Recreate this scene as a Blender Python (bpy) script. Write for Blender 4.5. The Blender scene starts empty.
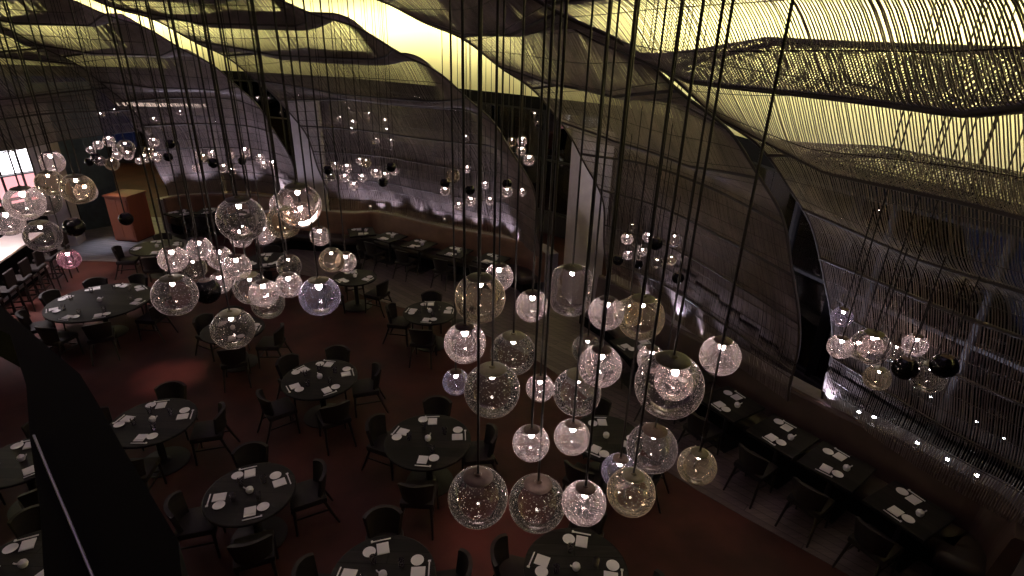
import bpy, bmesh, math, random
import numpy as np
from mathutils import Vector, Matrix
random.seed(7); rng = np.random.default_rng(7)
S = bpy.context.scene; COL = S.collection
PI = math.pi

# ------------------------------------------------------------------ camera
F, H = 560.0, 5.9
PITCH, ROLL = math.radians(23.9), math.radians(1.7)
fwd = np.array([0, math.cos(PITCH), -math.sin(PITCH)])
r0 = np.array([1.0, 0, 0]); u0 = np.cross(r0, fwd)
cR, sR = math.cos(ROLL), math.sin(ROLL)
RIGHT = r0 * cR + u0 * sR; UP = u0 * cR - r0 * sR
CAM = np.array([0, 0, H])
def ray(x, y): return fwd + RIGHT * ((x - 512) / F) + UP * (-(y - 288) / F)
def at(x, y, z):
    d = ray(x, y); return CAM + d * ((z - H) / d[2])
def depth(x, y, zc): return CAM + ray(x, y) * zc
cam = bpy.data.cameras.new('camera'); cam.sensor_width = 36; cam.lens = 36 * F / 1024; cam.clip_start = .05
co = bpy.data.objects.new('camera', cam); COL.objects.link(co); S.camera = co
co.matrix_world = Matrix(((RIGHT[0], UP[0], -fwd[0], 0), (RIGHT[1], UP[1], -fwd[1], 0), (RIGHT[2], UP[2], -fwd[2], H), (0, 0, 0, 1)))

# ------------------------------------------------------------------ materials
def nmat(name):
    m = bpy.data.materials.new(name); m.use_nodes = True; nt = m.node_tree; nt.nodes.clear()
    out = nt.nodes.new('ShaderNodeOutputMaterial'); return m, nt, out
def N(nt, t, **kw):
    n = nt.nodes.new(t)
    for k, v in kw.items(): setattr(n, k, v)
    return n
def pbr(name, col, rough=.5, metal=0, spec=.5, var=.0, scale=6, bump=0, stretch=None):
    m, nt, out = nmat(name); b = N(nt, 'ShaderNodeBsdfPrincipled'); nt.links.new(b.outputs[0], out.inputs[0])
    b.inputs['Roughness'].default_value = rough; b.inputs['Metallic'].default_value = metal
    b.inputs['Specular IOR Level'].default_value = spec
    b.inputs['Base Color'].default_value = (*col, 1)
    if var or bump:
        tc = N(nt, 'ShaderNodeTexCoord'); nz = N(nt, 'ShaderNodeTexNoise'); nz.inputs['Scale'].default_value = scale; nz.inputs['Detail'].default_value = 5
        src = tc.outputs['Object']
        if stretch:
            mp = N(nt, 'ShaderNodeMapping'); mp.inputs['Scale'].default_value = stretch; nt.links.new(src, mp.inputs[0]); src = mp.outputs[0]
        nt.links.new(src, nz.inputs['Vector'])
        if var:
            r = N(nt, 'ShaderNodeValToRGB'); r.color_ramp.elements[0].position = .3; r.color_ramp.elements[1].position = .7
            r.color_ramp.elements[0].color = (*[c * (1 - var) for c in col], 1); r.color_ramp.elements[1].color = (*[min(1, c * (1 + var)) for c in col], 1)
            nt.links.new(nz.outputs[0], r.inputs[0]); nt.links.new(r.outputs[0], b.inputs['Base Color'])
        if bump:
            bp = N(nt, 'ShaderNodeBump'); bp.inputs['Strength'].default_value = bump; bp.inputs['Distance'].default_value = .02
            nt.links.new(nz.outputs[0], bp.inputs['Height']); nt.links.new(bp.outputs[0], b.inputs['Normal'])
    return m
def emit(name, col, st):
    m, nt, out = nmat(name); e = N(nt, 'ShaderNodeEmission'); e.inputs[0].default_value = (*col, 1); e.inputs[1].default_value = st
    nt.links.new(e.outputs[0], out.inputs[0]); return m
def planks(name, c1, c2, rough, L=1.6, Wd=.14, rot=0, spec=.5):
    m, nt, out = nmat(name); b = N(nt, 'ShaderNodeBsdfPrincipled'); nt.links.new(b.outputs[0], out.inputs[0])
    tc = N(nt, 'ShaderNodeTexCoord'); mp = N(nt, 'ShaderNodeMapping'); mp.inputs['Rotation'].default_value = (0, 0, rot)
    br = N(nt, 'ShaderNodeTexBrick'); br.inputs['Scale'].default_value = 1; br.inputs['Brick Width'].default_value = L; br.inputs['Row Height'].default_value = Wd
    br.inputs['Mortar Size'].default_value = .006; br.inputs['Color1'].default_value = (*c1, 1); br.inputs['Color2'].default_value = (*c2, 1)
    br.inputs['Mortar'].default_value = (*[c * .3 for c in c1], 1)
    nz = N(nt, 'ShaderNodeTexNoise'); nz.inputs['Scale'].default_value = 3; nz.inputs['Detail'].default_value = 6
    mp2 = N(nt, 'ShaderNodeMapping'); mp2.inputs['Scale'].default_value = (1, 9, 1); mp2.inputs['Rotation'].default_value = (0, 0, rot)
    nt.links.new(tc.outputs['Object'], mp.inputs[0]); nt.links.new(mp.outputs[0], br.inputs[0])
    nt.links.new(tc.outputs['Object'], mp2.inputs[0]); nt.links.new(mp2.outputs[0], nz.inputs['Vector'])
    mx = N(nt, 'ShaderNodeMix', data_type='RGBA', blend_type='MULTIPLY'); mx.inputs[0].default_value = .75
    nt.links.new(br.outputs[0], mx.inputs[6]); nt.links.new(nz.outputs[0], mx.inputs[7]); nt.links.new(mx.outputs[2], b.inputs['Base Color'])
    b.inputs['Roughness'].default_value = rough; b.inputs['Specular IOR Level'].default_value = spec
    return m
def glass(name, tint, haze, dots, hazecol=(1, .86, .88), rim=.25, sparse=.55):
    """thin blown glass: clear body, Fresnel reflection, a little milky haze that thickens at the rim, seed bubbles painted as pale specks for lamp glints"""
    m, nt, out = nmat(name); L = nt.links.new
    tr = N(nt, 'ShaderNodeBsdfTransparent'); tr.inputs[0].default_value = (*tint, 1)
    gl = N(nt, 'ShaderNodeBsdfGlossy'); gl.inputs['Roughness'].default_value = .06
    fr = N(nt, 'ShaderNodeFresnel'); fr.inputs[0].default_value = 1.45
    m1 = N(nt, 'ShaderNodeMixShader'); L(fr.outputs[0], m1.inputs[0]); L(tr.outputs[0], m1.inputs[1]); L(gl.outputs[0], m1.inputs[2])
    df = N(nt, 'ShaderNodeBsdfDiffuse'); df.inputs[0].default_value = (*hazecol, 1)
    tl = N(nt, 'ShaderNodeBsdfTranslucent'); tl.inputs[0].default_value = (*hazecol, 1)
    mh = N(nt, 'ShaderNodeMixShader'); mh.inputs[0].default_value = .6; L(df.outputs[0], mh.inputs[1]); L(tl.outputs[0], mh.inputs[2])
    lw = N(nt, 'ShaderNodeLayerWeight'); lw.inputs[0].default_value = .5
    pw = N(nt, 'ShaderNodeMath', operation='POWER'); L(lw.outputs['Facing'], pw.inputs[0]); pw.inputs[1].default_value = 7
    ma = N(nt, 'ShaderNodeMath', operation='MULTIPLY_ADD'); L(pw.outputs[0], ma.inputs[0]); ma.inputs[1].default_value = rim; ma.inputs[2].default_value = haze
    m2 = N(nt, 'ShaderNodeMixShader'); L(ma.outputs[0], m2.inputs[0]); L(m1.outputs[0], m2.inputs[1]); L(mh.outputs[0], m2.inputs[2])
    tc = N(nt, 'ShaderNodeTexCoord'); oi = N(nt, 'ShaderNodeObjectInfo')
    sc = N(nt, 'ShaderNodeMath', operation='MULTIPLY'); L(oi.outputs['Random'], sc.inputs[0]); sc.inputs[1].default_value = 40
    va = N(nt, 'ShaderNodeVectorMath', operation='ADD'); L(tc.outputs['Object'], va.inputs[0]); L(sc.outputs[0], va.inputs[1])
    last = None
    for scale, thr in ((6, .11), (10, .14), (16, .17)):
        vo = N(nt, 'ShaderNodeTexVoronoi'); vo.inputs['Scale'].default_value = scale; L(va.outputs[0], vo.inputs['Vector'])
        le = N(nt, 'ShaderNodeMath', operation='LESS_THAN'); L(vo.outputs['Distance'], le.inputs[0]); le.inputs[1].default_value = thr
        sx = N(nt, 'ShaderNodeSeparateColor'); L(vo.outputs['Color'], sx.inputs[0])
        gt = N(nt, 'ShaderNodeMath', operation='GREATER_THAN'); L(sx.outputs[0], gt.inputs[0]); gt.inputs[1].default_value = sparse
        an = N(nt, 'ShaderNodeMath', operation='MULTIPLY'); L(le.outputs[0], an.inputs[0]); L(gt.outputs[0], an.inputs[1]); le = an
        if last is None: last = le
        else:
            mxm = N(nt, 'ShaderNodeMath', operation='MAXIMUM'); L(last.outputs[0], mxm.inputs[0]); L(le.outputs[0], mxm.inputs[1]); last = mxm
    ds = N(nt, 'ShaderNodeMath', operation='MULTIPLY'); L(last.outputs[0], ds.inputs[0]); ds.inputs[1].default_value = dots  # specks carry the lamp glints of the bubbles as pale colour
    m3 = N(nt, 'ShaderNodeMixShader'); L(ds.outputs[0], m3.inputs[0]); L(m2.outputs[0], m3.inputs[1]); L(mh.outputs[0], m3.inputs[2])
    L(m3.outputs[0], out.inputs[0]); return m

M = dict(
    floor=pbr('red_brown_floor', (.050, .0135, .010), .6, spec=.25, var=.5, scale=1.3, bump=.1),
    wood_floor=planks('grey_plank_floor', (.21, .155, .15), (.125, .09, .088), .55, rot=.75),
    wood_floor2=planks('grey_plank_entry', (.34, .30, .32), (.2, .18, .2), .45, rot=.2),
    dark=pbr('black_paint', (.0025, .002, .0025), .8, spec=.12),
    wall=pbr('dark_wall', (.02, .016, .018), .8, var=.2),
    litwall=pbr('cove_wall', (.82, .76, .42), .9),
    column=pbr('pale_column', (.36, .31, .31), .8, var=.08),
    ceil=pbr('dark_ceiling', (.02, .017, .015), .9, var=.2),
    table=planks('dark_table_planks', (.034, .029, .027), (.013, .0115, .011), .5, L=2.5, Wd=.16, spec=.15),
    tableleg=pbr('table_base', (.012, .01, .01), .45),
    uphol=pbr('chair_leather', (.015, .011, .0105), .55, spec=.3, var=.25, scale=12),
    cleg=pbr('chair_wood', (.014, .008, .006), .45),
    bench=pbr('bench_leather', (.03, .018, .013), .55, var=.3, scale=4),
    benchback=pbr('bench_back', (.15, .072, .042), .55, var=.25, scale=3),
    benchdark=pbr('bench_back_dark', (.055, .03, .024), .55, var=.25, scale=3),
    ledge=pbr('stone_ledge', (.22, .19, .2), .35, var=.2),
    napkin=pbr('white_linen', (.8, .77, .78), .8),
    plate=pbr('white_china', (.82, .79, .79), .3),
    strand=pbr('abaca_strand', (.15, .112, .10), .38, spec=.8, var=.35, scale=3),
    batten=pbr('dark_batten', (.035, .024, .018), .6),
    cord=pbr('pendant_cord', (.014, .009, .009), .45, spec=.3),
    cap=pbr('bronze_cap', (.065, .038, .028), .5, metal=.35, var=.2),
    capolive=pbr('olive_cap', (.09, .078, .04), .5, metal=.3, var=.2),
    frame=pbr('window_frame', (.008, .007, .008), .6),
    orange=pbr('orange_wood', (.26, .075, .04), .5, var=.2, scale=3, stretch=(1, 1, .2)),
    teal=pbr('teal_wall', (.05, .075, .085), .7, var=.2),
    counter=pbr('bar_counter', (.62, .5, .42), .3, var=.2, scale=2),
    stool=pbr('stool_wood', (.012, .007, .006), .6, spec=.2),
    steel=pbr('steel_strip', (.5, .5, .52), .35, metal=1),
    bulb=emit('warm_bulb', (1, .85, .80), 75),
    led=emit('led_white', (.95, .95, 1), 45),
    screen=emit('backlit_white', (1, .93, 1), 5.0),
    pink=emit('backlit_pink', (1, .42, .45), 1.3),
    warmglow=emit('warm_glow', (1, .74, .62), 1.6),
    tumbler=glass('tumbler_glass', (.95, .95, .95), .03, 0),
)
GL = dict(
    clear=glass('clear_bubble_glass', (.97, .93, .93), .08, .6, rim=.45, sparse=.25, hazecol=(1, .82, .83)),
    big=glass('large_clear_glass', (.95, .9, .88), .018, .7, rim=.5, sparse=.7),
    amber=glass('amber_glass', (.93, .85, .72), .03, .45, hazecol=(1, .82, .64), rim=.5, sparse=.72),
    smoke=glass('smoked_glass', (.78, .73, .70), .012, .7, hazecol=(1, .88, .8), rim=.4, sparse=.72),
    black=glass('black_glass', (.07, .06, .06), .012, .12, hazecol=(.3, .27, .27), rim=.05),
    violet=glass('violet_reflection_glass', (.82, .77, .88), .03, .4, hazecol=(.82, .74, 1), rim=.4, sparse=.7),  # smoky glass, bluish reflections painted in as violet tint and haze
    pinkg=glass('plum_glass', (.78, .5, .6), .08, .5, hazecol=(1, .55, .70), rim=.4),
)
def pane_mat():
    m, nt, out = nmat('night_window_glass'); L = nt.links.new
    tr = N(nt, 'ShaderNodeBsdfTransparent'); tr.inputs[0].default_value = (.55, .6, .7, 1)
    gl = N(nt, 'ShaderNodeBsdfGlossy'); gl.inputs['Roughness'].default_value = .02
    fr = N(nt, 'ShaderNodeFresnel'); fr.inputs[0].default_value = 2.1
    m1 = N(nt, 'ShaderNodeMixShader'); L(fr.outputs[0], m1.inputs[0]); L(tr.outputs[0], m1.inputs[1]); L(gl.outputs[0], m1.inputs[2]); L(m1.outputs[0], out.inputs[0])
    return m
M['pane'] = pane_mat()

# ------------------------------------------------------------------ geometry helpers
def link(o, parent=None):
    COL.objects.link(o)
    if parent: o.parent = parent
    return o
def mk(name, me, parent=None, loc=None): 
    o = link(bpy.data.objects.new(name, me), parent)
    if loc is not None: o.location = loc
    return o
def mesh(name, verts, faces, mat, smooth=False):
    me = bpy.data.meshes.new(name); me.from_pydata([tuple(map(float, v)) for v in verts], [], [tuple(f) for f in faces])
    me.materials.append(mat); me.validate()
    bm = bmesh.new(); bm.from_mesh(me); bmesh.ops.recalc_face_normals(bm, faces=bm.faces); bm.to_mesh(me); bm.free()
    if smooth: me.polygons.foreach_set('use_smooth', [True] * len(me.polygons))
    return me
class MB:
    def __init__(s): s.v = []; s.f = []
    def add(s, V, Fc):
        k = len(s.v); s.v += [tuple(map(float, v)) for v in V]; s.f += [tuple(i + k for i in f) for f in Fc]; return s
    def box(s, c, d, rot=0, bev=0, M4=None):
        bm = bmesh.new(); bmesh.ops.create_cube(bm, size=1)
        for v in bm.verts: v.co = Vector((v.co.x * d[0], v.co.y * d[1], v.co.z * d[2]))
        if bev: bmesh.ops.bevel(bm, geom=list(bm.edges), offset=bev, segments=2, affect='EDGES', profile=.6)
        R = Matrix.Translation(c) @ (M4 if M4 else Matrix.Rotation(rot, 4, 'Z'))
        bm.verts.index_update(); s.add([R @ v.co for v in bm.verts], [[v.index for v in f.verts] for f in bm.faces]); bm.free(); return s
    def lathe(s, prof, n=24, c=(0, 0, 0)):
        V = []; Fc = []; rings = []
        for r, z in prof:
            if r < 1e-6: rings.append([len(V)]); V.append((c[0], c[1], c[2] + z))
            else:
                rings.append(list(range(len(V), len(V) + n)))
                V += [(c[0] + r * math.cos(2 * PI * k / n), c[1] + r * math.sin(2 * PI * k / n), c[2] + z) for k in range(n)]
        for a, b in zip(rings, rings[1:]):
            for k in range(n):
                q = [a[k % len(a)], a[(k + 1) % len(a)], b[(k + 1) % len(b)], b[k % len(b)]]
                q2 = []
                for i in q:
                    if i not in q2: q2.append(i)
                if len(q2) > 2: Fc.append(q2)
        return s.add(V, Fc)
    def tube(s, pts, r, n=8, r1=None):
        pts = [Vector(p) for p in pts]; V = []; m = len(pts)
        for i, p in enumerate(pts):
            t = (pts[min(i + 1, m - 1)] - pts[max(i - 1, 0)]).normalized()
            a = t.cross(Vector((0, 0, 1)));
            if a.length < .01: a = t.cross(Vector((1, 0, 0)))
            a.normalize(); b = t.cross(a); rr = r if r1 is None else r + (r1 - r) * i / (m - 1)
            V += [p + (a * math.cos(2 * PI * k / n) + b * math.sin(2 * PI * k / n)) * rr for k in range(n)]
        Fc = [[i * n + k, i * n + (k + 1) % n, (i + 1) * n + (k + 1) % n, (i + 1) * n + k] for i in range(m - 1) for k in range(n)]
        Fc += [list(range(n))[::-1], list(range((m - 1) * n, m * n))]
        return s.add(V, Fc)
    def sweep(s, prof, path, closed_prof=True):
        """closed profile of (offset to the outside, z) swept along a ground path"""
        P = [np.array(p[:2], float) for p in path]; m = len(P); n = len(prof); V = []
        for i in range(m):
            t = P[min(i + 1, m - 1)] - P[max(i - 1, 0)]; t = t / np.hypot(*t); nn = np.array([t[1], -t[0]]) * SIDE[0]
            V += [(*(P[i] + nn * o), z) for o, z in prof]
        Fc = [[i * n + k, i * n + (k + 1) % n, (i + 1) * n + (k + 1) % n, (i + 1) * n + k] for i in range(m - 1) for k in range(n)]
        Fc += [list(range(n))[::-1], list(range((m - 1) * n, m * n))]
        return s.add(V, Fc)
    def prism(s, poly, z0, z1):
        n = len(poly); V = [(p[0], p[1], z0) for p in poly] + [(p[0], p[1], z1) for p in poly]
        Fc = [list(range(n))[::-1], list(range(n, 2 * n))] + [[k, (k + 1) % n, n + (k + 1) % n, n + k] for k in range(n)]
        return s.add(V, Fc)
    def me(s, name, mat, smooth=False): return mesh(name, s.v, s.f, mat, smooth)
    def obj(s, name, mat, parent=None, smooth=False, loc=None): return mk(name, s.me(name, mat, smooth), parent, loc)
SIDE = [1]
def tag(o, label, cat, group=None, kind=None):
    if kind: o['kind'] = kind
    o['label'] = label; o['category'] = cat
    if group: o['group'] = group
    return o
def thing(name, label, cat, loc=(0, 0, 0), rz=0, group=None):
    o = bpy.data.objects.new(name, None); link(o); o.location = loc; o.rotation_euler = (0, 0, rz); o.empty_display_size = .1
    return tag(o, label, cat, group)
def struct(o): o['kind'] = 'structure'; return o
def smooth_by_angle(me, deg=40):
    me.polygons.foreach_set('use_smooth', [True] * len(me.polygons)); me.set_sharp_from_angle(angle=math.radians(deg)); return me
def cat_rom(pts, per=8):
    P = [np.array(p, float) for p in pts]; P = [2 * P[0] - P[1]] + P + [2 * P[-1] - P[-2]]; out = []
    for i in range(1, len(P) - 2):
        for k in range(per):
            t = k / per; a, b, c, d = P[i - 1:i + 3]
            out.append(.5 * (2 * b + (c - a) * t + (2 * a - 5 * b + 4 * c - d) * t * t + (3 * b - a - 3 * c + d) * t ** 3))
    out.append(P[-2]); return out
ORD = ['first', 'second', 'third', 'fourth', 'fifth', 'sixth', 'seventh', 'eighth', 'ninth', 'tenth', 'eleventh', 'twelfth', 'thirteenth', 'fourteenth', 'fifteenth']

# ------------------------------------------------------------------ room shell
CEIL = 8.6
struct(MB().box((-9, 12, CEIL + .05), (54, 46, .1)).obj('ceiling', M['ceil']))
bw = cat_rom([(-6.6, 14.2), (-4.8, 13.4), (-3.4, 12.4), (-1.2, 11.2), (.3, 10.0), (1.3, 8.7), (2.05, 7.3), (2.6, 6.45), (4.25, 4.9), (5.6, 3.6), (7.2, 2.2)], 6)
struct(MB().prism([tuple(p) for p in bw] + [(6.4, 4.5), (3.7, 10.4), (1.2, 13.7), (-3, 16.7), (-7, 17)], .0, .006).obj('floor_planks', M['wood_floor']))
struct(MB().prism([(-15.5, 14.3), (-10.2, 14.3), (-9.6, 15.4), (-10.6, 18.4), (-14.5, 18.4)], .0, .006).obj('floor_entry', M['wood_floor2']))
# outer wall: dark glazing up to 4.3 m, glowing cove wall above it
WALL = [(7.6, -3), (7.3, 2.5), (6.75, 4.6), (5.95, 6.45), (5.35, 7.75), (4.75, 9.3), (4.1, 12.4), (2.9, 16.3), (-.2, 19.1), (-3.2, 21.6), (-7.5, 24.6), (-12, 26.4), (-18, 26.9), (-23.5, 25.4), (-27, 22), (-28.5, 15), (-28.5, -4)]
struct(MB().prism(WALL + [(-28.5, -5), (7.6, -5)], -.1, 0).obj('floor', M['floor']))
for i, (a, b) in enumerate(zip(WALL, WALL[1:])):
    a, b = np.array(a), np.array(b); d = b - a; L = np.hypot(*d); ang = math.atan2(d[1], d[0]); c = (a + b) / 2; nn = np.array([d[1], -d[0]]) / L   # outward
    cw = c + nn * .1
    struct(MB().box((*cw, 5.85), (L + .12, .2, 3.1), ang).obj('wall_cove', M['litwall']))
    struct(MB().box((*(c - nn * .7), 7.9), (L + .5, 1.8, 1.0), ang).obj('ceiling_blocker', M['ceil']))  # unseen dark soffit added to limit the lit cove band and its spill
    struct(MB().box((*cw, .35), (L + .1, .22, .7), ang).obj('wall_sill', M['wall']))
    struct(MB().box((*cw, 4.12), (L + .1, .26, .36), ang).obj('trim_lintel', M['dark']))
    w = bpy.data.objects.new(f'window_{i + 1}', None); link(w); w['kind'] = 'structure'; w.location = (*cw, .7); w.rotation_euler = (0, 0, ang)
    fm = MB(); n = max(1, round(L / 1.5))
    for k in range(n + 1): fm.box((-L / 2 + L * k / n, 0, 1.62), (.07, .12, 3.24))
    for z in (.03, 1.7, 3.2): fm.box((0, 0, z), (L, .1, .06))
    fm.obj('window_frame', M['frame'], w); MB().box((0, 0, 1.62), (L, .012, 3.2)).obj('window_pane', M['pane'], w)
    li = bpy.data.lights.new('cove_lamp', 'AREA'); li.shape = 'RECTANGLE'; li.size = L * .95; li.size_y = .25
    li.energy = 21 * L; li.color = (1, .92, .58); li.spread = math.radians(120)
    lo = link(bpy.data.objects.new('cove_lamp', li)); p = c - nn * 1.25
    lo.location = (*p, 6.6); dirv = Vector((nn[0], nn[1], -.3)); lo.rotation_euler = dirv.to_track_quat('-Z', 'Y').to_euler()
struct(MB().box((-10, -5, 4.3), (40, .2, 8.6)).obj('wall_back', M['wall']))
# columns between the bays
for x, y, w, l in ((1.72, 12.85, .74, 0), (-6.35, 17.4, .8, 1), (-10.4, 18.9, .7, 2), (-13.15, 15.65, .55, 3)):
    struct(MB().box((x, y, 2.05 if l != 2 else 1.825), (w, w, 4.1 if l != 2 else 3.65), .25, .015).obj('column', M['column']))
struct(MB().box((5.25, 8.35, 2.15), (.16, .16, 4.3), .6).obj('column_post', M['dark']))
struct(MB().box((-13.45, 17.2, 2.2), (1.5, .3, 4.4), .8).obj('wall_teal', M['teal']))

# ------------------------------------------------------------------ banquettes
def banquette(path, label, far, side):
    SIDE[0] = side
    t = thing('banquette', label, 'banquette', (*path[len(path) // 2][:2], 0)); base = np.array([*t.location])
    P = [np.array(p[:2]) - base[:2] for p in path]
    def sw(pr): return MB().sweep(pr, P)
    a = sw([(-.52, .0), (-.08, 0), (-.08, .3), (-.52, .3)]).obj('plinth', M['dark'], t)
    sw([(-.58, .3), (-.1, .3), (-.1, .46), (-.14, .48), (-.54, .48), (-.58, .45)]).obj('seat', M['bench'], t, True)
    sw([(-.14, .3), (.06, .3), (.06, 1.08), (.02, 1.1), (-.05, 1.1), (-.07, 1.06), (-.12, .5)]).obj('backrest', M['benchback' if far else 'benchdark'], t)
    sw([(.07, 0), (.42, 0), (.42, 1.04), (.07, 1.04)]).obj('ledge', M['ledge'], t)
    return t
fb = cat_rom([(-7.3, 15.6), (-6.7, 16.2), at(347, 213, 1.1)[:2], at(373, 212, 1.1)[:2], at(394.5, 216, 1.1)[:2], at(427, 223.7, 1.1)[:2], at(459, 230, 1.1)[:2], at(491, 235.5, 1.1)[:2], at(513, 240, 1.1)[:2], at(533, 245, 1.1)[:2], (.75, 13.05)], 5)
rb = cat_rom([(2.0, 11.7), (2.6, 10.7)] + [at(x, y, 1.1)[:2] for x, y in ((669, 322), (700, 338), (735, 356), (761, 370), (803, 393), (856, 419), (905, 443), (966, 477), (997, 493), (1019, 517), (1021, 540))], 5)
lb = cat_rom([(-10.9, 16.9), (-10.6, 17.3), (-9.6, 17.6), (-8.2, 17.5), (-7.3, 17.0), (-7.0, 16.0)], 5)
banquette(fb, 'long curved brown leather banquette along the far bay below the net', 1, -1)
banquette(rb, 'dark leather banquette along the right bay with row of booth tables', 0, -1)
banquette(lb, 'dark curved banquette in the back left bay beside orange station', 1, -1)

# ------------------------------------------------------------------ woven nets
PROF = [(0, 1.04), (.05, 1.7), (.3, 2.95), (.72, 3.75), (1.08, 4.3), (1.5, 4.75), (1.85, 5.05), (2.4, 5.43), (3.1, 5.85), (4.0, 6.25), (5.1, 6.6), (6.5, 7.0), (8, 7.4)]
def net(label, foot, dL, dR, NS, top=1.0, amp=.3, nseg=130, r=.0068, phase=0.0, edge=.12, useg=24, bat=.8, tilt=0.0, l0=0.0, fade=99, kL=1.0, kR=1.0):
    prof = np.array(PROF); seg = np.r_[0, np.cumsum(np.hypot(*np.diff(prof, axis=0).T))]; LEN = seg[-1] * top
    ft = np.array([p[:2] for p in cat_rom(foot, 8)]); fl = np.r_[0, np.cumsum(np.hypot(*np.diff(ft, axis=0).T))]
    # smooth profile
    tt = np.linspace(0, seg[-1], 300); ps = np.interp(tt, seg, prof[:, 0]); pz = np.interp(tt, seg, prof[:, 1])
    k = np.ones(25) / 25; pad = lambda a: np.r_[2 * a[0] - a[12:0:-1], a, 2 * a[-1] - a[-2:-14:-1]]
    ps = np.convolve(pad(ps), k, 'valid'); pz = np.convolve(pad(pz), k, 'valid')
    def P(u, l):
        u, l = np.broadcast_arrays(np.asarray(u, float), np.asarray(l, float))
        s = np.interp(l, tt, ps) * (kL * (1 - u) + kR * u); z = np.interp(l, tt, pz)
        fx = np.interp(u * fl[-1], fl, ft[:, 0]); fy = np.interp(u * fl[-1], fl, ft[:, 1])
        dx = dL[0] * (1 - u) + dR[0] * u; dy = dL[1] * (1 - u) + dR[1] * u; q = np.hypot(dx, dy); dx, dy = dx / q, dy / q
        g = np.clip((l - 2.2) / 2.2, 0, 1); g = g * g * (3 - 2 * g); g = g * np.clip(1 - (l - fade) / .9, .12, 1)
        e = edge + (1 - edge) * np.clip(np.minimum(u, 1.0 - u) / .28, 0, 1)
        ph = 2 * PI * (l / (2 * bat)) + phase + tilt * u + .5 * np.sin(3.3 * u + phase)
        wz = amp * g * e * np.sin(ph)
        bul = .05 * (1 - g) * np.sin(2 * PI * l / 2.2 + 2.5 * u + phase) * np.clip(l / .6, 0, 1) + .16 * np.sin(PI * u) * np.clip(l / 3, 0, 1)
        return np.stack([fx + dx * (s - bul), fy + dy * (s - bul), z + wz], -1)
    root = thing('woven_net', label, 'net', (*ft[len(ft) // 2], 1.04), 0, 'woven rope nets sweeping over the banquettes'); off = np.array([*root.location])
    def tubes(A, rr, n, jit=0):
        m, k_, _ = A.shape
        T = np.gradient(A, axis=1); T /= np.linalg.norm(T, axis=2, keepdims=True) + 1e-9
        a = np.cross(T, np.array([0, 0, 1.0]) + 1e-4); a /= np.linalg.norm(a, axis=2, keepdims=True) + 1e-9; b = np.cross(T, a)
        ang = np.arange(n) * 2 * PI / n + PI / 4
        V = A[:, :, None, :] + rr * (a[:, :, None, :] * np.cos(ang)[None, None, :, None] + b[:, :, None, :] * np.sin(ang)[None, None, :, None])
        V = V.reshape(-1, 3) - off
        i0 = (np.arange(m)[:, None, None] * k_ + np.arange(k_ - 1)[None, :, None]) * n; kk = np.arange(n)[None, None, :]
        Q = np.stack([i0 + kk, i0 + (kk + 1) % n, i0 + n + (kk + 1) % n, i0 + n + kk], -1).reshape(-1, 4)
        return V, Q
    def build(name, VQ, mat, smooth=False):
        V, Q = VQ; me = bpy.data.meshes.new(name); me.vertices.add(len(V)); me.vertices.foreach_set('co', V.ravel().astype('f4'))
        me.loops.add(Q.size); me.loops.foreach_set('vertex_index', Q.ravel().astype('i4')); me.polygons.add(len(Q))
        me.polygons.foreach_set('loop_start', np.arange(0, Q.size, 4, dtype='i4')); me.polygons.foreach_set('loop_total', np.full(len(Q), 4, 'i4'))
        me.materials.append(mat); me.update(); me.validate()
        if smooth: me.polygons.foreach_set('use_smooth', np.ones(len(Q), bool))
        return mk(name, me, root)
    u = (np.linspace(0, 1, NS) + rng.normal(0, .14 / NS, NS)).clip(0, 1); l = np.linspace(l0, LEN, nseg)
    A = P(u[:, None], l[None, :])
    build('strands', tubes(A, r, 4), M['strand'])
    uu = np.linspace(0, 1, useg * 2); ls = np.arange(max(.4, l0), LEN, bat / 3)
    build('weft_cords', tubes(P(uu[None, :], ls[:, None]), r * 1.05, 4), M['batten'])
    # battens sit on the crests and troughs
    for kq in range(-4, 40):
        lb_ = ((kq - .5) * PI - phase) / PI * bat
        if not max(.3, l0 + .1) < lb_ < LEN - .05: continue
        ub = np.linspace(0, 1, useg * 2); lc = lb_ - (tilt * ub + .5 * np.sin(3.3 * ub + phase)) * bat / PI * .5
        build('batten', tubes(P(ub, np.clip(lc, 0.05, LEN))[None], .026 if lb_ > 2 else .016, 8), M['batten'], True)
    for ue in (0, 1): build('edge_rope', tubes(P(np.full(nseg, float(ue)), l)[None], .022, 6), M['batten'], True)
    return P
W = (-1, 0); D = (-.8, -.6)
fq = [np.array(p[:2]) for p in fb]; fbnet = []
for i in range(8, len(fq), 6):
    t = fq[min(i + 1, len(fq) - 1)] - fq[i - 1]; t = t / np.hypot(*t); fbnet.append(tuple(fq[i] + np.array([-t[1], t[0]]) * .3))
fbnet = [p for p in fbnet if p[0] < .2] + [(.7, 12.75)]
net('woven net sweeping over the right bay, nearest and widest of the five', [at(823, 399, 1.1)[:2] + [.05, .10], (5.25, 5.7), (5.9, 4.4), (6.3, 2.2)], W, W, 195, kL=1.15, amp=.38, phase=-1.1, r=.0058, nseg=150, tilt=-.6, fade=6.3)
net('woven net over the gap between column and right bay, crossing behind nearest net', [(2.1, 11.4), (2.95, 10.2), (3.6, 8.5), (4.2, 7.07)], W, (-1, -.2), 200, amp=.26, phase=2.4, r=.0066, tilt=.8)
net('woven net rising above the long far banquette, middle of the five', fbnet, D, W, 260, kR=1.18, amp=.32, phase=.6, r=.0094, tilt=1.2)
net('woven net above the back left bay with lit wall behind it', [(-11.1, 17.5), (-9.8, 18.2), (-8.2, 18.1), (-6.7, 17.1)], D, D, 200, amp=.3, phase=2.0, r=.0124, tilt=1)
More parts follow.
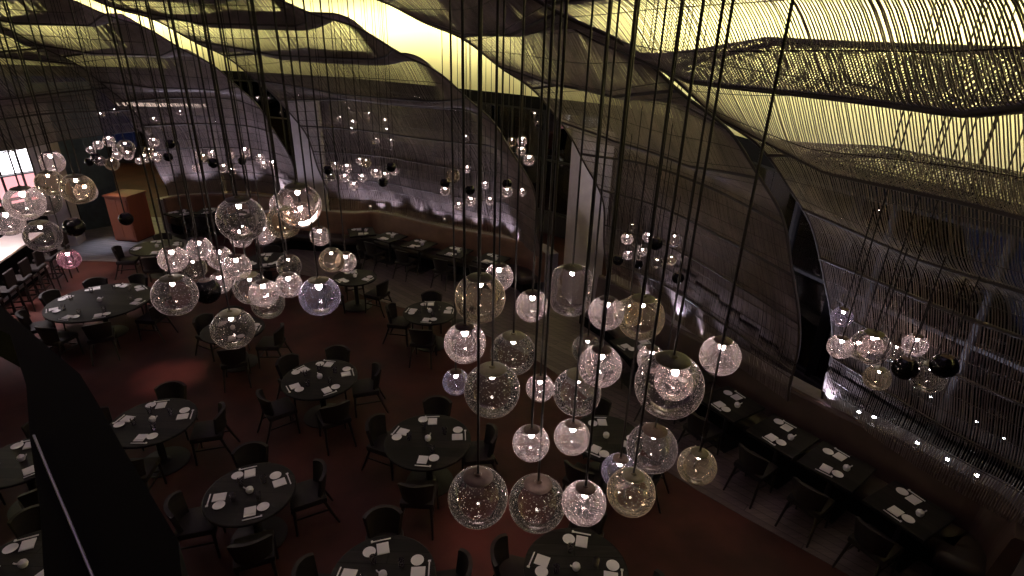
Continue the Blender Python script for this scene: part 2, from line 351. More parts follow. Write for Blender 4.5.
net('woven net at far left above the bar, farthest left of the five', [(-12.9, 9.5), (-12.1, 13.0), (-11.9, 15.6), (-10.9, 17.6)], D, D, 220, amp=.28, phase=3.2, r=.0122, l0=2.1)

# small LED uplights on the ledges
for i, (x, y, wd) in enumerate(((856, 413, 'farthest of the five along'), (871, 418, 'second farthest of the five along'), (914, 444, 'middle of the five along'), (945, 461, 'second nearest of the five along'), (974, 477, 'nearest of the five along'))):
    p = at(x, y, 1.1) + [.06, .03, 0]
    t = thing('ledge_uplight', f'small white LED uplight, {wd} the right banquette ledge', 'light', (p[0], p[1], 1.04), 0, 'LED uplights on the right ledge')
    MB().lathe([(0, 0), (.035, 0), (.035, .05), (.028, .055), (0, .055)], 12).obj('housing', M['steel'], t)
    MB().lathe([(0, .056), (.024, .056), (.02, .066), (0, .07)], 12).obj('lens', M['led'], t)
for i, (x, y) in enumerate(((365, 209), (440, 222))):
    p = at(x, y, 1.1)
    t = thing('ledge_uplight', 'small warm uplight on far banquette ledge, ' + ['by the pale column', 'midway along the bay'][i], 'light', (p[0] + .1, p[1] + .25, 1.04), 0, 'uplights on the far ledge')
    MB().lathe([(0, 0), (.05, 0), (.05, .06), (.04, .07), (0, .07)], 12).obj('housing', M['steel'], t)
    MB().lathe([(0, .071), (.034, .071), (.03, .1), (0, .11)], 12).obj('lens', M['warmglow'], t)
for i, (x, y) in enumerate(((998, 562), (1012, 569), (1019, 573))):
    p = at(x, y, .06)
    t = thing('floor_uplight', f'small white floor uplight past the curled end of right banquette, {ORD[i]} from left', 'light', (p[0], p[1], 0), 0, 'floor uplights at the right corner')
    MB().lathe([(0, 0), (.04, 0), (.04, .05), (.03, .055), (0, .055)], 12).obj('housing', M['steel'], t)
    MB().lathe([(0, .056), (.02, .056), (.016, .064), (0, .067)], 12).obj('lens', M['led'], t)
def spot(p, tgt, energy, col, size=60, blend=.6, rad=.05):
    li = bpy.data.lights.new('spot_lamp', 'SPOT'); li.energy = energy; li.color = col; li.spot_size = math.radians(size); li.spot_blend = blend; li.shadow_soft_size = rad
    o = link(bpy.data.objects.new('spot_lamp', li)); o.location = p; o.rotation_euler = (Vector(tgt) - Vector(p)).to_track_quat('-Z', 'Y').to_euler(); return o
def area(p, sx, sy, energy, col, tgt=None):
    li = bpy.data.lights.new('area_lamp', 'AREA'); li.shape = 'RECTANGLE'; li.size = sx; li.size_y = sy; li.energy = energy; li.color = col
    o = link(bpy.data.objects.new('area_lamp', li)); o.location = p
    if tgt is not None: o.rotation_euler = (Vector(tgt) - Vector(p)).to_track_quat('-Z', 'Y').to_euler()
    return o
SIDE[0] = -1
for path, n, e in ((rb, 12, 75), (fb, 14, 42), (lb, 4, 100)):          # uplight wash behind the benches onto the nets
    for k in range(n):
        i = int((k + .5) / n * .86 * (len(path) - 1)); p = np.array(path[i][:2]); q = np.array(path[min(i + 1, len(path) - 1)][:2]); t = q - p; t = t / np.hypot(*t); nn = np.array([t[1], -t[0]]) * -1
        a = p + nn * .10; b = p + nn * .34
        spot((a[0], a[1], 1.12), (b[0], b[1], 2.6), e, (.80, .76, 1), 100, .9)

# ------------------------------------------------------------------ tables, chairs, settings
def dining_top(r): return MB().lathe([(0, .71), (r - .02, .71), (r, .72), (r, .745), (r - .012, .75), (0, .75)], 56)
def round_table(c, r, label, group):
    t = thing('round_table', label, 'table', (c[0], c[1], 0), 0, group)
    dining_top(r).obj('tabletop', M['table'], t)
    MB().lathe([(.05, .03), (.05, .66), (.14, .69), (.3, .705), (.3, .71), (0, .71)], 20).obj('pedestal', M['tableleg'], t)
    MB().lathe([(0, 0), (.34, 0), (.34, .015), (.1, .04), (.05, .06), (0, .06)], 28).obj('base', M['tableleg'], t)
    return t
def booth_table(c, ang, label, group, w=.72, d=.74):
    t = thing('booth_table', label, 'table', (c[0], c[1], 0), ang, group)
    MB().box((0, 0, .73), (w, d, .04), 0, .006).obj('tabletop', M['table'], t)
    MB().lathe([(.04, .03), (.04, .66), (.12, .69), (.2, .71), (0, .71)], 16).obj('pedestal', M['tableleg'], t)
    MB().box((0, 0, .012), (.46, .46, .024), 0, .006).obj('base', M['tableleg'], t)
    return t
# chair prototype meshes
def chair_parts():
    seat = MB().box((0, 0, .44), (.44, .44, .09), 0, .03).me('seat', M['uphol']); smooth_by_angle(seat)
    b = MB(); V = []; n = 13
    for j, (z, rr) in enumerate(((.47, .20), (.6, .225), (.72, .245), (.82, .258))):
        for th in (0, .045):
            for k in range(n):
                a = PI * (.5 + (k / (n - 1) - .5) * .56) + PI; edge = abs(k / (n - 1) - .5) * 2; zz = z - (edge ** 2.5) * (.05 if j == 3 else .02 if j == 2 else 0)
                V.append(((rr + th) * math.cos(a), (rr + th) * math.sin(a) + .015, zz))
    Fc = []; L = lambda j, t, k: (j * 2 + t) * n + k
    for j in range(3):
        for k in range(n - 1):
            Fc += [[L(j, 0, k), L(j, 0, k + 1), L(j + 1, 0, k + 1), L(j + 1, 0, k)], [L(j, 1, k), L(j + 1, 1, k), L(j + 1, 1, k + 1), L(j, 1, k + 1)]]
        for k in (0, n - 1): Fc.append([L(j, 0, k), L(j + 1, 0, k), L(j + 1, 1, k), L(j, 1, k)])
    for k in range(n - 1):
        Fc += [[L(3, 0, k), L(3, 0, k + 1), L(3, 1, k + 1), L(3, 1, k)], [L(0, 0, k), L(0, 1, k), L(0, 1, k + 1), L(0, 0, k + 1)]]
    back = smooth_by_angle(b.add(V, Fc).me('backrest', M['uphol']))
    legs = []
    for sx, sy in ((-1, 1), (1, 1), (-1, -1), (1, -1)):
        if sy > 0: pts = [(sx * .19, .19, .41), (sx * .205, .2, .0)]
        else: pts = [(sx * .18, -.18, .41), (sx * .2, -.25, .2), (sx * .215, -.33, .0)]
        legs.append(MB().tube(pts, .022, 8, .014).me('leg', M['cleg']))
    rail = MB().box((0, .17, .25), (.38, .016, .022)).box((.19, -.03, .25), (.016, .42, .022)).box((-.19, -.03, .25), (.016, .42, .022)).me('stretcher', M['cleg'])
    return [('seat', seat), ('backrest', back), ('stretcher', rail)] + [('leg', l) for l in legs]
CH = chair_parts()
def chair(pos, face, label, group):
    """face: direction the sitter looks"""
    rz = math.atan2(face[1], face[0]) - PI / 2
    t = thing('dining_chair', label, 'chair', (pos[0], pos[1], 0), rz, group)
    for n_, me in CH: mk(n_, me, t)
    return t
NAP = MB().box((0, 0, .005), (.13, .15, .01), 0, .003).box((.0, .01, .012), (.11, .115, .006), .05, .002).me('napkin', M['napkin'])
PLATE = smooth_by_angle(MB().lathe([(0, 0), (.045, 0), (.068, .012), (.07, .016), (.064, .016), (.045, .006), (0, .006)], 24).me('side_plate', M['plate']))
STICK = MB().box((0, 0, .004), (.21, .014, .008), 0, .002).box((.1, 0, .009), (.022, .03, .01), 0, .003).me('chopstick_sleeve', M['napkin'])
SOYB = smooth_by_angle(MB().lathe([(0, 0), (.034, 0), (.045, .03), (.04, .06), (.02, .075), (.012, .085), (0, .088)], 18).tube([(.03, 0, .045), (.06, 0, .065), (.068, 0, .078)], .008, 6).me('soy_sauce_pot', M['plate']))
TUMB = smooth_by_angle(MB().lathe([(0, 0), (.028, 0), (.036, .1), (.033, .1), (.026, .006), (0, .006)], 20).me('water_glass', M['tumbler']))
def setting(c, p, z, where, rad_dir=None, glass_=False):
    d = np.array(c[:2]) - np.array(p[:2]); d = d / (np.hypot(*d) + 1e-9) if rad_dir is None else np.array(rad_dir)
    rz = math.atan2(d[1], d[0]) - PI / 2; tv = np.array([d[1], -d[0]])
    j = random.uniform(-.12, .12)
    o = mk('napkin', NAP, None, (p[0], p[1], z)); o.rotation_euler = (0, 0, rz + j); tag(o, f'square white napkin at {where}', 'napkin', 'white napkins on the tables')
    q = np.array(p[:2]) + tv * .145 + d * random.uniform(-.03, .05)
    o = mk('side_plate', PLATE, None, (*q, z)); tag(o, f'small round white plate at {where}', 'plate', 'small plates on the tables')
    q = np.array(p[:2]) - d * .115 + tv * .02
    o = mk('chopstick_sleeve', STICK, None, (*q, z)); o.rotation_euler = (0, 0, rz + j); tag(o, f'thin white chopstick sleeve at {where}', 'chopsticks', 'chopstick sleeves on the tables')
    if glass_:
        q = np.array(p[:2]) + d * .17 + tv * .1
        o = mk('water_glass', TUMB, None, (*q, z)); tag(o, f'clear water tumbler at {where}', 'glass', 'water tumblers on the tables')
def seatword(d):
    a = math.degrees(math.atan2(d[0], d[1])) % 360       # 0 = away from the camera
    return ['far', 'far right', 'right', 'near right', 'near', 'near left', 'left', 'far left'][int(((a + 22.5) % 360) // 45)]
Z = .751
ROUND = [
    ('round table beside black ledge', (153, 421), .57, [(127, 419), (162, 404), (181, 417), (143, 435)], 1, 'dark round table on red floor beside the black ledge'),
    ('five-place round table', (320, 378), .60, [(301, 368), (331, 361), (348, 374), (296, 386), (327, 391)], 1, 'dark round table laid for five in the middle of the floor'),
    ('table left of lowest globe', (428, 440), .60, [(434, 416), (400, 431), (459, 437), (424, 455)], 1, 'dark round table up and left of the lowest large globe'),
    ('round table before far booths', (430, 312), .55, [(431, 302), (410, 310), (447, 312), (426, 320)], 1, 'round table on the floor edge before the far booths'),
    ('lower left round table', (250, 492), .53, [(222, 497), (250, 472), (276, 484), (250, 508)], 1, 'dark round plank table on the lower left of red floor'),
    ('bottom edge round table', (383, 577), .55, [(383, 552), (351, 575), (414, 573), (384, 606)], 1, 'dark round table cut off by the bottom edge, left of globes'),
    ('table below large globes', (576, 569), .56, [(543, 561), (581, 545), (609, 577), (568, 603)], 1, 'dark round table directly below the large central globes'),
    ('table behind central globes', (606, 437), .52, [(602, 422), (620, 442), (593, 452)], 0, 'round table glimpsed behind the central globe cluster'),
    ('eight-place round table', (100, 301), .95, [(56, 309), (68, 297), (96, 286), (126, 285), (138, 290), (131, 303), (98, 315), (70, 316)], 1, 'largest round table, laid for eight, near the bar'),
    ('table under left globes', (233, 329), .56, [(212, 322), (232, 318), (254, 329), (232, 341)], 0, 'round table half hidden under the left globe cluster'),
    ('table near orange station', (157, 247), .62, [(160, 241), (139, 248), (154, 253), (175, 245)], 0, 'round table in the back left near the orange station'),
    ('table behind left globes', (266, 260), .55, [(268, 256), (254, 262), (278, 263), (264, 266)], 0, 'round table behind the left globe cluster near pale column'),
    ('small table left of far booths', (355, 277), .5, [(354, 273), (346, 279), (364, 279)], 0, 'small round table left of far booths by the pendants'),
    ('upper table beyond black ledge', (22, 460), .5, [(28, 449), (29, 470), (14, 462)], 0, 'upper of two tables seen beyond the black ledge at left'),
    ('lower table beyond black ledge', (24, 566), .5, [(26, 555), (38, 571), (12, 568)], 0, 'lower of two tables seen beyond the black ledge at left'),
]
for key, c_, r, sets, gl_, lab in ROUND:
    c = at(*c_, .75); round_table(c, r, lab, 'round tables on the red floor')
    used = {}
    for sp in sets:
        p = at(*sp, Z); d = np.array(p[:2]) - c[:2]; d = d / np.hypot(*d)
        w = seatword(d)
        if w in used: w = {'far': 'far centre', 'near': 'near centre', 'left': 'outer left', 'right': 'outer right', 'far left': 'further left', 'far right': 'further right', 'near left': 'lower left', 'near right': 'lower right'}[w]
        used[w] = 1; where = f'{w} place of {key}'
        q = c[:2] + d * (r - .19); setting(c, (q[0], q[1]), Z, where, None, gl_)
        cp = c[:2] + d * (r + .10); chair(cp, -d, f'dark upholstered dining chair at {where}', 'chairs around the round tables')
    o = mk('soy_sauce_pot', SOYB, None, (c[0], c[1], Z)); o.rotation_euler = (0, 0, random.uniform(0, 6)); tag(o, f'small white sauce pot in the middle of {key}', 'pot', 'white sauce pots on the tables')
def booth_row(pxs, path, word, npx, chairs=True, w=.72):
    pp = [np.array(p[:2]) for p in path]
    for i, px in enumerate(pxs):
        c = at(*px, .75)[:2]; k = int(np.argmin([np.hypot(*(p - c)) for p in pp])); t = pp[min(k + 1, len(pp) - 1)] - pp[max(k - 1, 0)]; t = t / np.hypot(*t)
        out = pp[k] - c; nn = np.array([t[1], -t[0]]); nn = nn if nn @ out > 0 else -nn
        c = pp[k] - nn * .72 + t * ((c - pp[k]) @ t)
        key = f'{ORD[i]} {word} booth table'
        booth_table(c, math.atan2(t[1], t[0]), f'dark square booth table, {ORD[i]} of the {word} row counting from {npx}', f'booth tables of the {word} row', w)
        for nm, s in (('wall side', .2), ('room side', -.2)):
            p = c + nn * s - t * .05; setting(c, p, Z, f'{nm} of {key}', -nn * np.sign(s))
        o = mk('soy_sauce_pot', SOYB, None, (*(c + t * .12), Z)); tag(o, f'small white sauce pot on {key}', 'pot', 'white sauce pots on the tables')
        if chairs: chair(c - nn * .56, nn, f'dark barrel chair facing {key}', f'chairs along the {word} booths')
booth_row([(911, 507), (840, 462), (788, 431), (737, 400), (690, 373), (640, 345)], rb, 'right bay', 'the front')
booth_row([(497, 256), (461, 248), (426, 241), (394, 235), (360, 228)], fb, 'far bay', 'the right')
booth_row([(174, 211), (207, 213), (240, 215)], lb, 'back left', 'the left', True, .68)

# ------------------------------------------------------------------ globe pendants
def sphere_prof(a0, n=22, zs=1.0):
    return [(math.sin(a), zs * math.cos(a)) for a in np.linspace(a0, PI, n)][:-1] + [(0, -zs)]
def globe_me(kind, a0, shape='round'):
    if shape == 'capsule':
        pr = [(.42, 1.18), (.7, 1.08), (.88, .92), (.96, .7), (.98, .3), (.98, -.35), (.94, -.7), (.8, -.98), (.55, -1.15), (.25, -1.22), (0, -1.24)]
    else: pr = sphere_prof(a0)
    me = MB().lathe(pr, 40).me('glass_globe', GL[kind]); me.polygons.foreach_set('use_smooth', [True] * len(me.polygons)); return me
GM = {}
def gm(kind, a0, shape='round'):
    k = (kind, a0, shape)
    if k not in GM: GM[k] = globe_me(*k)
    return GM[k]
def cap_me(a0, mat, shape='round'):
    r = math.sin(a0) if shape == 'round' else .45; z = math.cos(a0) if shape == 'round' else 1.16
    return smooth_by_angle(MB().lathe([(0, z + .16), (.1, z + .15), (.13, z + .09), (r * .7, z + .075), (r * .98, z + .03), (r * 1.04, z), (r * .98, z - .05), (r * .8, z - .1), (r * .4, z - .13), (r * .36, z - .2), (0, z - .2)], 28).me('cap', mat), 50)
CM = {}
BULB = MB().lathe([(math.sin(a) if 0 < a < PI else 0, math.cos(a)) for a in np.linspace(0, PI, 10)], 16).me('bulb', M['bulb']); BULB.polygons.foreach_set('use_smooth', [True] * len(BULB.polygons))
CORD = MB().lathe([(0, 0), (1, 0), (1, 1), (0, 1)], 8).me('cord', M['cord'])
KD = dict(clear='clear bubbled', big='large clear', amber='amber-tinted', smoke='smoky grey', black='black', violet='reflection-tinted violet', pinkg='plum-coloured')
def pendant(px, py, d, kind, D, cluster, label, shape='round', lit=True, inner=None, a0=None, cr=.0085):
    zc = F * D / d; p = depth(px, py, zc); R = D / 2
    t = thing('globe_pendant', label, 'pendant light', tuple(p), 0, f'globe pendants of the {cluster}')
    a0 = a0 or (.46 if D < .33 else .5)
    g = mk('glass_globe', gm(kind, a0, shape), t); g.scale = (R, R, R)
    ck = (a0, kind == 'amber' or shape == 'capsule' or (py < 400 and D > .33), shape)
    if ck not in CM: CM[ck] = cap_me(a0, M['capolive'] if ck[1] else M['cap'], shape)
    c = mk('cap', CM[ck], t); c.scale = (R, R, R)
    zt = (math.cos(a0) if shape == 'round' else 1.16)
    if lit and kind != 'black':
        b = mk('bulb', BULB, t); br = (.15 if kind in ('clear', 'violet', 'pinkg') else .10) * R; b.scale = (br, br, br * 1.25); b.location = (0, 0, (zt - .2) * R - br * .9)
    k = mk('cord', CORD, t); k.location = (0, 0, (zt + .12) * R); k.scale = (cr, cr, CEIL - p[2] - (zt + .12) * R)
    if inner:
        ig = mk('inner_globe', gm('clear', .46), t); ri = inner * R; ig.scale = (ri, ri, ri); ig.location = (.12 * R, 0, .1 * R)
        b2 = mk('inner_bulb', BULB, t); b2.scale = (.1 * R,) * 3; b2.location = (.12 * R, 0, .1 * R + ri * .62)
        if lit: b.scale = (.01 * R,) * 3
    return t
def ordinal(n): return ORD[n] if n < len(ORD) else f'{n + 1}th'
def cluster(name, items, S_=.27, B_=.40, cr=.0085):
    """items: x, y, width px, glass kind, real diameter (0 = small, 1 = large, or metres)"""
    byk = {}
    for it in items: byk.setdefault(it[3], []).append(it)
    for k, lst in byk.items():
        lst.sort(key=lambda q: q[0])
        for i, it in enumerate(lst):
            extra = it[5] if len(it) > 5 else {}
            D = S_ if it[4] == 0 else B_ if it[4] == 1 else it[4]
            n = len(lst)
            if 'label' in extra: lab = extra['label']
            elif n == 1: lab = f'{KD[k]} glass globe pendant, only such in the {name}'
            else: lab = f'{KD[k]} glass globe pendant, {ordinal(i)} such from left in the {name}'
            pendant(it[0], it[1], it[2], k, D, name, lab, extra.get('shape', 'round'), True, extra.get('inner'), extra.get('a0'), cr)
cluster('large central cluster', [
    (499, 277, 29, 'clear', 0), (480, 298, 51, 'amber', 1), (532, 306, 33, 'clear', 0), (571, 290, 42, 'big', .38, dict(shape='capsule', label='tall capsule-shaped clear glass pendant with olive cap in front of pale column')),
    (606, 313, 35, 'clear', 0), (641, 317, 47, 'amber', 1), (628, 313, 29, 'amber', 0), (465, 343, 42, 'clear', .28), (513, 353, 45, 'smoke', 1), (492, 390, 56, 'smoke', .42),
    (456, 382, 27, 'violet', 0), (540, 388, 28, 'clear', .24), (577, 392, 48, 'big', .38), (600, 366, 43, 'clear', .29),
    (669, 385, 68, 'big', .44, dict(inner=.55, a0=.52, label='largest globe pendant, clear glass with a smaller glowing globe inside, wide cap')),
    (720, 356, 40, 'clear', .28), (651, 359, 28, 'clear', 0), (531, 443, 37, 'clear', .26), (572, 437, 36, 'clear', .26), (478, 497, 60, 'smoke', .42), (537, 503, 57, 'smoke', .42),
    (584, 503, 44, 'clear', .28), (631, 492, 48, 'amber', .32), (619, 471, 35, 'violet', .27), (652, 448, 50, 'big', .40), (697, 466, 38, 'amber', .27), (587, 349, 30, 'smoke', .28)])
cluster('left middle cluster', [
    (173, 259, 27, 'clear', 0), (200, 249, 24, 'clear', 0), (220, 258, 24, 'clear', 0), (237, 267, 27, 'clear', 0), (241, 219, 46, 'big', 1), (241, 237, 22, 'clear', 0), (264, 234, 22, 'clear', 0),
    (282, 205, 24, 'clear', 0), (284, 222, 33, 'amber', .34), (301, 215, 26, 'clear', 0), (320, 236, 20, 'clear', .24), (332, 260, 25, 'amber', 0), (346, 262, 21, 'clear', .24), (175, 295, 42, 'big', 1),
    (207, 291, 26, 'black', .28), (220, 283, 22, 'clear', 0), (194, 268, 23, 'smoke', .28), (251, 288, 33, 'big', .34), (264, 293, 28, 'clear', 0), (289, 285, 26, 'clear', 0), (289, 266, 24, 'smoke', .28),
    (320, 296, 40, 'violet', .40), (268, 303, 32, 'smoke', .36), (233, 329, 41, 'smoke', .40), (299, 205, 44, 'big', .44)])
cluster('cluster by the bar', [
    (52, 162, 22, 'clear', .27), (50, 183, 25, 'amber', .3), (78, 189, 30, 'amber', .36), (86, 192, 20, 'clear', .27), (25, 203, 34, 'clear', .4), (44, 201, 30, 'smoke', .4), (8, 222, 28, 'clear', .36), (43, 236, 32, 'big', .4),
    (74, 227, 19, 'black', .24), (69, 259, 20, 'pinkg', .26), (126, 219, 13, 'black', .2)])
cluster('left back cluster', [
    (109, 141, 11, 'clear', 0), (98, 145, 9, 'clear', 0), (91, 150, 8, 'clear', 0), (96, 158, 10, 'black', 0), (89, 162, 8, 'black', 0), (118, 149, 10, 'clear', 0), (126, 148, 16, 'big', 1), (128, 155, 10, 'clear', 0),
    (117, 156, 9, 'clear', 0), (112, 164, 13, 'amber', .28), (100, 161, 10, 'clear', 0), (154, 142, 10, 'clear', 0), (156, 157, 10, 'clear', 0), (139, 161, 7, 'clear', 0), (145, 158, 10, 'clear', 0), (149, 152, 10, 'amber', 0), (168, 157, 9, 'black', 0), (170, 144, 9, 'black', 0)], .2, .3, .006)
cluster('back middle cluster', [
    (199, 155, 8, 'clear', 0), (212, 154, 8, 'clear', 0), (204, 158, 9, 'amber', 0), (197, 168, 9, 'clear', 0), (213, 163, 10, 'black', 0), (224, 168, 10, 'clear', 0), (232, 171, 8, 'clear', 0), (230, 155, 9, 'clear', 0), (245, 152, 11, 'clear', 0),
    (242, 161, 8, 'black', 0), (260, 158, 9, 'clear', 0), (273, 164, 8, 'clear', 0), (264, 165, 8, 'clear', 0)], .2, .3, .006)
cluster('reflections added behind left net', [(x, y, w, 'clear', 0) for x, y, w in ((101, 115, 6), (115, 111, 6), (138, 113, 6), (154, 120, 7), (180, 113, 6), (172, 119, 6), (205, 117, 7), (150, 132, 6), (195, 128, 7), (228, 114, 6), (247, 118, 7),  # distant pendants added to stand for lamp reflections in the back windows
    (229, 104, 6), (250, 102, 7), (161, 126, 6), (215, 123, 6), (236, 126, 6))], .25, .3, .006)
cluster('reflections added behind far net', [(x, y, w, 'clear', 0) for x, y, w in ((340, 119, 7), (353, 123, 7), (369, 115, 8), (385, 122, 8), (387, 131, 8), (376, 141, 7), (391, 142, 8), (352, 130, 7), (466, 138, 8))], .25, .3, .006)  # small pendants added here too in place of window reflections
cluster('far bay left cluster', [
    (336, 166, 9, 'clear', 0), (347, 168, 10, 'clear', 0), (345, 178, 10, 'clear', 0), (354, 186, 10, 'clear', 0), (362, 178, 9, 'clear', 0), (360, 161, 8, 'clear', 0), (366, 163, 10, 'amber', 0), (376, 173, 10, 'clear', 0), (385, 176, 9, 'clear', 0),
    (383, 182, 10, 'black', 0), (391, 167, 10, 'black', 0), (395, 171, 9, 'clear', 0), (328, 170, 10, 'black', 0), (331, 177, 9, 'smoke', 0)], .2, .3, .006)
cluster('far bay right cluster', [
    (467, 169, 8, 'clear', 0), (453, 176, 14, 'amber', .28), (445, 183, 10, 'black', 0), (445, 191, 10, 'clear', 0), (470, 190, 10, 'black', 0), (471, 201, 10, 'clear', 0), (459, 206, 9, 'clear', 0), (485, 185, 8, 'clear', 0), (490, 201, 9, 'clear', 0),
    (507, 184, 10, 'black', 0), (507, 192, 11, 'clear', 0), (522, 192, 9, 'clear', 0), (529, 160, 11, 'clear', 0), (522, 141, 10, 'clear', 0), (512, 142, 9, 'amber', 0), (521, 151, 10, 'clear', 0)], .2, .3, .006)
cluster('cluster behind the column', [
    (632, 227, 9, 'amber', 0), (627, 239, 12, 'clear', 0), (628, 255, 10, 'clear', 0), (642, 252, 10, 'clear', 0), (648, 237, 11, 'clear', 0), (656, 244, 13, 'black', 0), (674, 240, 15, 'big', .26), (638, 264, 10, 'black', 0), (671, 260, 11, 'amber', 0),
    (682, 258, 10, 'clear', 0), (618, 260, 11, 'black', 0), (657, 263, 12, 'smoke', 0), (678, 278, 12, 'black', 0)], .2, .3, .007)
cluster('right bay cluster', [
    (840, 347, 24, 'clear', 0), (842, 317, 20, 'violet', .24), (857, 348, 22, 'clear', 0), (870, 347, 36, 'big', 1), (876, 343, 23, 'clear', 0), (915, 345, 23, 'clear', 0), (895, 352, 20, 'smoke', .25), (905, 368, 24, 'black', 0),
    (928, 377, 32, 'smoke', .36), (944, 366, 25, 'black', 0), (877, 378, 25, 'amber', .28)], .27, .40, .008)

# ------------------------------------------------------------------ bar, station and ledge at left
P0, P1 = at(0, 260, 1.1)[:2], at(42, 232, 1.1)[:2]; bd = (P1 - P0) / np.hypot(*(P1 - P0)); bn = np.array([-bd[1], bd[0]])     # bn: behind the bar
A0 = P0 - bd * 5.5; LB = np.hypot(*(P1 - A0)); ba = math.atan2(bd[1], bd[0]); mid = (A0 + P1) / 2
bar = thing('bar_counter', 'long brightly lit bar counter at far left with stools in front', 'bar counter', (*mid, 0), ba)
MB().box((0, .36, 1.075), (LB, .78, .05), 0, .008).obj('countertop', M['counter'], bar)
MB().box((0, .45, .52), (LB - .1, .5, 1.04)).obj('front_panel', M['dark'], bar)
MB().box((0, .1, .2), (LB - .1, .05, .05)).obj('foot_rail', M['steel'], bar)
for i in range(6):
    p = P1 - bd * (.35 + i * .66) - bn * .38
    st = thing('bar_stool', f'dark wooden high-backed bar stool, {ORD[i]} from the inner end of bar', 'stool', (*p, 0), ba, 'stools along the bar')
    MB().box((0, 0, .74), (.4, .4, .07), 0, .02).obj('seat', M['uphol'], st)
    MB().box((0, -.19, 1.0), (.38, .04, .34), 0, .012).obj('backrest', M['stool'], st)
    for sx in (-1, 1):
        for sy in (-1, 1): MB().tube([(sx * .16, sy * .16, .72), (sx * .2, sy * .2, 0)], .022, 8, .016).obj('leg', M['stool'], st)
    MB().box((0, .18, .26), (.34, .02, .03)).box((.18, 0, .26), (.02, .34, .03)).box((-.18, 0, .26), (.02, .34, .03)).box((0, -.18, .26), (.34, .02, .03)).obj('stretcher', M['stool'], st)
BQ0, BQ1 = np.array([-15.9, 11.7]), np.array([-13.5, 16.7]); q = (BQ0 + BQ1) / 2; LB = np.hypot(*(BQ1 - BQ0)); ba = math.atan2(*(BQ1 - BQ0)[::-1])
bb = thing('back_bar', 'bright backlit back bar with white and pink panels at far left', 'back bar', (*q, 0), ba)
MB().box((0, .25, .5), (LB, .5, 1.0), 0, .01).obj('base_cabinet', M['dark'], bb)
MB().box((0, .42, 1.95), (LB, .12, 1.9)).obj('back_panel', M['dark'], bb)
MB().box((0, .34, 2.35), (LB - .1, .03, .62)).obj('light_panel', M['screen'], bb)
MB().box((LB * .28, .34, 1.6), (LB * .4, .03, .8)).obj('pink_panel', M['pink'], bb)
MB().box((-LB * .2, .34, 1.6), (LB * .5, .03, .8)).obj('light_panel', M['screen'], bb)
fm = MB()
for k in range(12): fm.box((-LB / 2 + LB * k / 11, .31, 1.9), (.05, .06, 1.7))
fm.box((0, .22, 1.35), (LB, .28, .03)).box((0, .22, 2.02), (LB, .28, .03)).obj('shelf_frame', M['frame'], bb)
c = at(136, 238, 0)
ss = thing('service_station', 'orange-brown wooden service station at the end of back left banquette', 'cabinet', (c[0], c[1], 0), -.14)
MB().box((0, 0, .7), (.74, .74, 1.34), 0, .01).obj('carcass', M['orange'], ss)
MB().box((0, 0, 1.395), (.8, .8, .05), 0, .01).obj('top', M['orange'], ss)
MB().box((0, 0, .03), (.68, .68, .06)).obj('plinth', M['dark'], ss)
fd = MB()
for k in (-1, 1): fd.box((k * .17, -.375, .7), (.31, .02, 1.2), 0, .004)
fd.obj('door', M['orange'], ss)
# glowing strip added for a bright line reflected in the back window
p0, p1 = at(118, 104, 3.7), at(206, 106, 3.7)
o = MB().box((*((p0[:2] + p1[:2]) / 2), 3.7), (np.hypot(*(p1 - p0)[:2]), .12, .1), math.atan2(*(p1 - p0)[1::-1])).obj('reflection_strip', M['warmglow']); tag(o, 'long thin warm strip added for the window reflection behind left net', 'light')
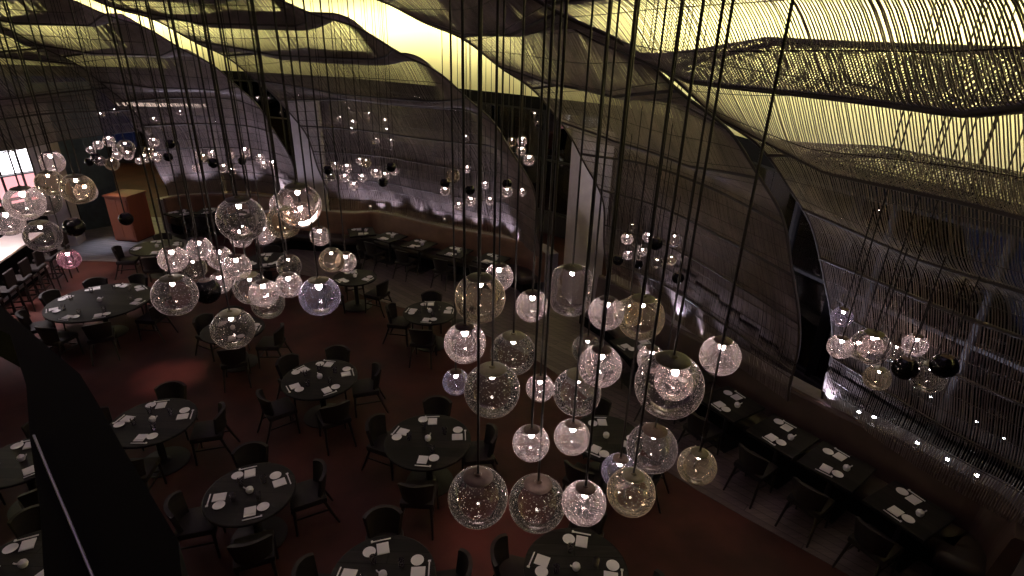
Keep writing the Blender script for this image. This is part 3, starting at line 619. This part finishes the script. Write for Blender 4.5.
# black balcony ledge close to the camera
ZL = 3.9
poly = [at(x, y, ZL)[:2] for x, y in ((-60, 262), (0, 305), (40, 340), (80, 374), (96, 400), (122, 446), (150, 493), (178, 540), (184, 600), (60, 640), (44, 576), (40, 510), (30, 440), (26, 385), (10, 335), (-60, 300))]
struct(MB().prism(poly, ZL - .28, ZL).obj('slab_ledge', M['dark']))
struct(MB().tube([Vector((*at(x, y, ZL)[:2], ZL + .004)) for x, y in ((34, 436), (48, 470), (70, 522), (94, 580))], .006, 6).obj('trim_ledge', M['steel']))

# ------------------------------------------------------------------ light
def world():
    w = bpy.data.worlds.new('night'); S.world = w; w.use_nodes = True; b = w.node_tree.nodes['Background']; b.inputs[0].default_value = (.03, .045, .12, 1); b.inputs[1].default_value = .28
world()
area((-3, 8.5, 8.4), 12, 9, 60, (.95, .66, 1))
area((3.5, 7.5, 8.3), 3, 5, 34, (.85, .66, 1))
area((-3, 1, 8.4), 10, 5, 16, (1, .66, 1))
area((-11, 14, 8.3), 6, 5, 36, (1, .66, 1))
cb = P1 - bd * 2.2 + bn * .6; LB = 4.2
area((*(cb), 3.3), LB, .5, 110, (1, .86, .9)).data.spread = math.radians(95)

for px, e, col, sz in (((170, 376), 1900, (1, .5, .42), 10), ((500, 535), 1100, (1, .42, .36), 15), ((470, 352), 700, (1, .6, .55), 8), ((10, 400), 60, (1, .35, .3), 22), ((92, 300), 90, (.92, .86, 1), 16), ((86, 270), 2200, (1, .72, .5), 12), ((108, 246), 2200, (.78, .85, 1), 12),
        ((124, 240), 900, (1, .7, .5), 8), ((300, 402), 60, (.8, 1, .4), 8), ((730, 505), 160, (1, .6, .7), 18)):
    p = at(*px, 0); low = p[0] < -9; spot((p[0] + .4, p[1] + (-.5 if low else .6), 3.9 if low else 8.0), tuple(p), e * (.2 if low else .85), col, sz * (2.4 if low else 1.1), 1.0, .1)

spot((.2, 9.6, 7.6), (1.72, 12.7, 2.2), 380, (.92, .84, 1), 30, .7, .1)
spot((-5.2, 13.5, 7.6), (-6.35, 17.2, 2.4), 200, (.95, .86, 1), 26, .7, .1)
S.view_settings.view_transform = 'Standard'; S.view_settings.look = 'None'; S.view_settings.gamma = 1; S.view_settings.exposure = .15; S.view_settings.use_curve_mapping = False
S.cycles.transparent_max_bounces = 40; S.cycles.max_bounces = 8; S.cycles.sample_clamp_indirect = 6
S.cycles.caustics_reflective = False; S.cycles.caustics_refractive = False; S.cycles.use_denoising = True
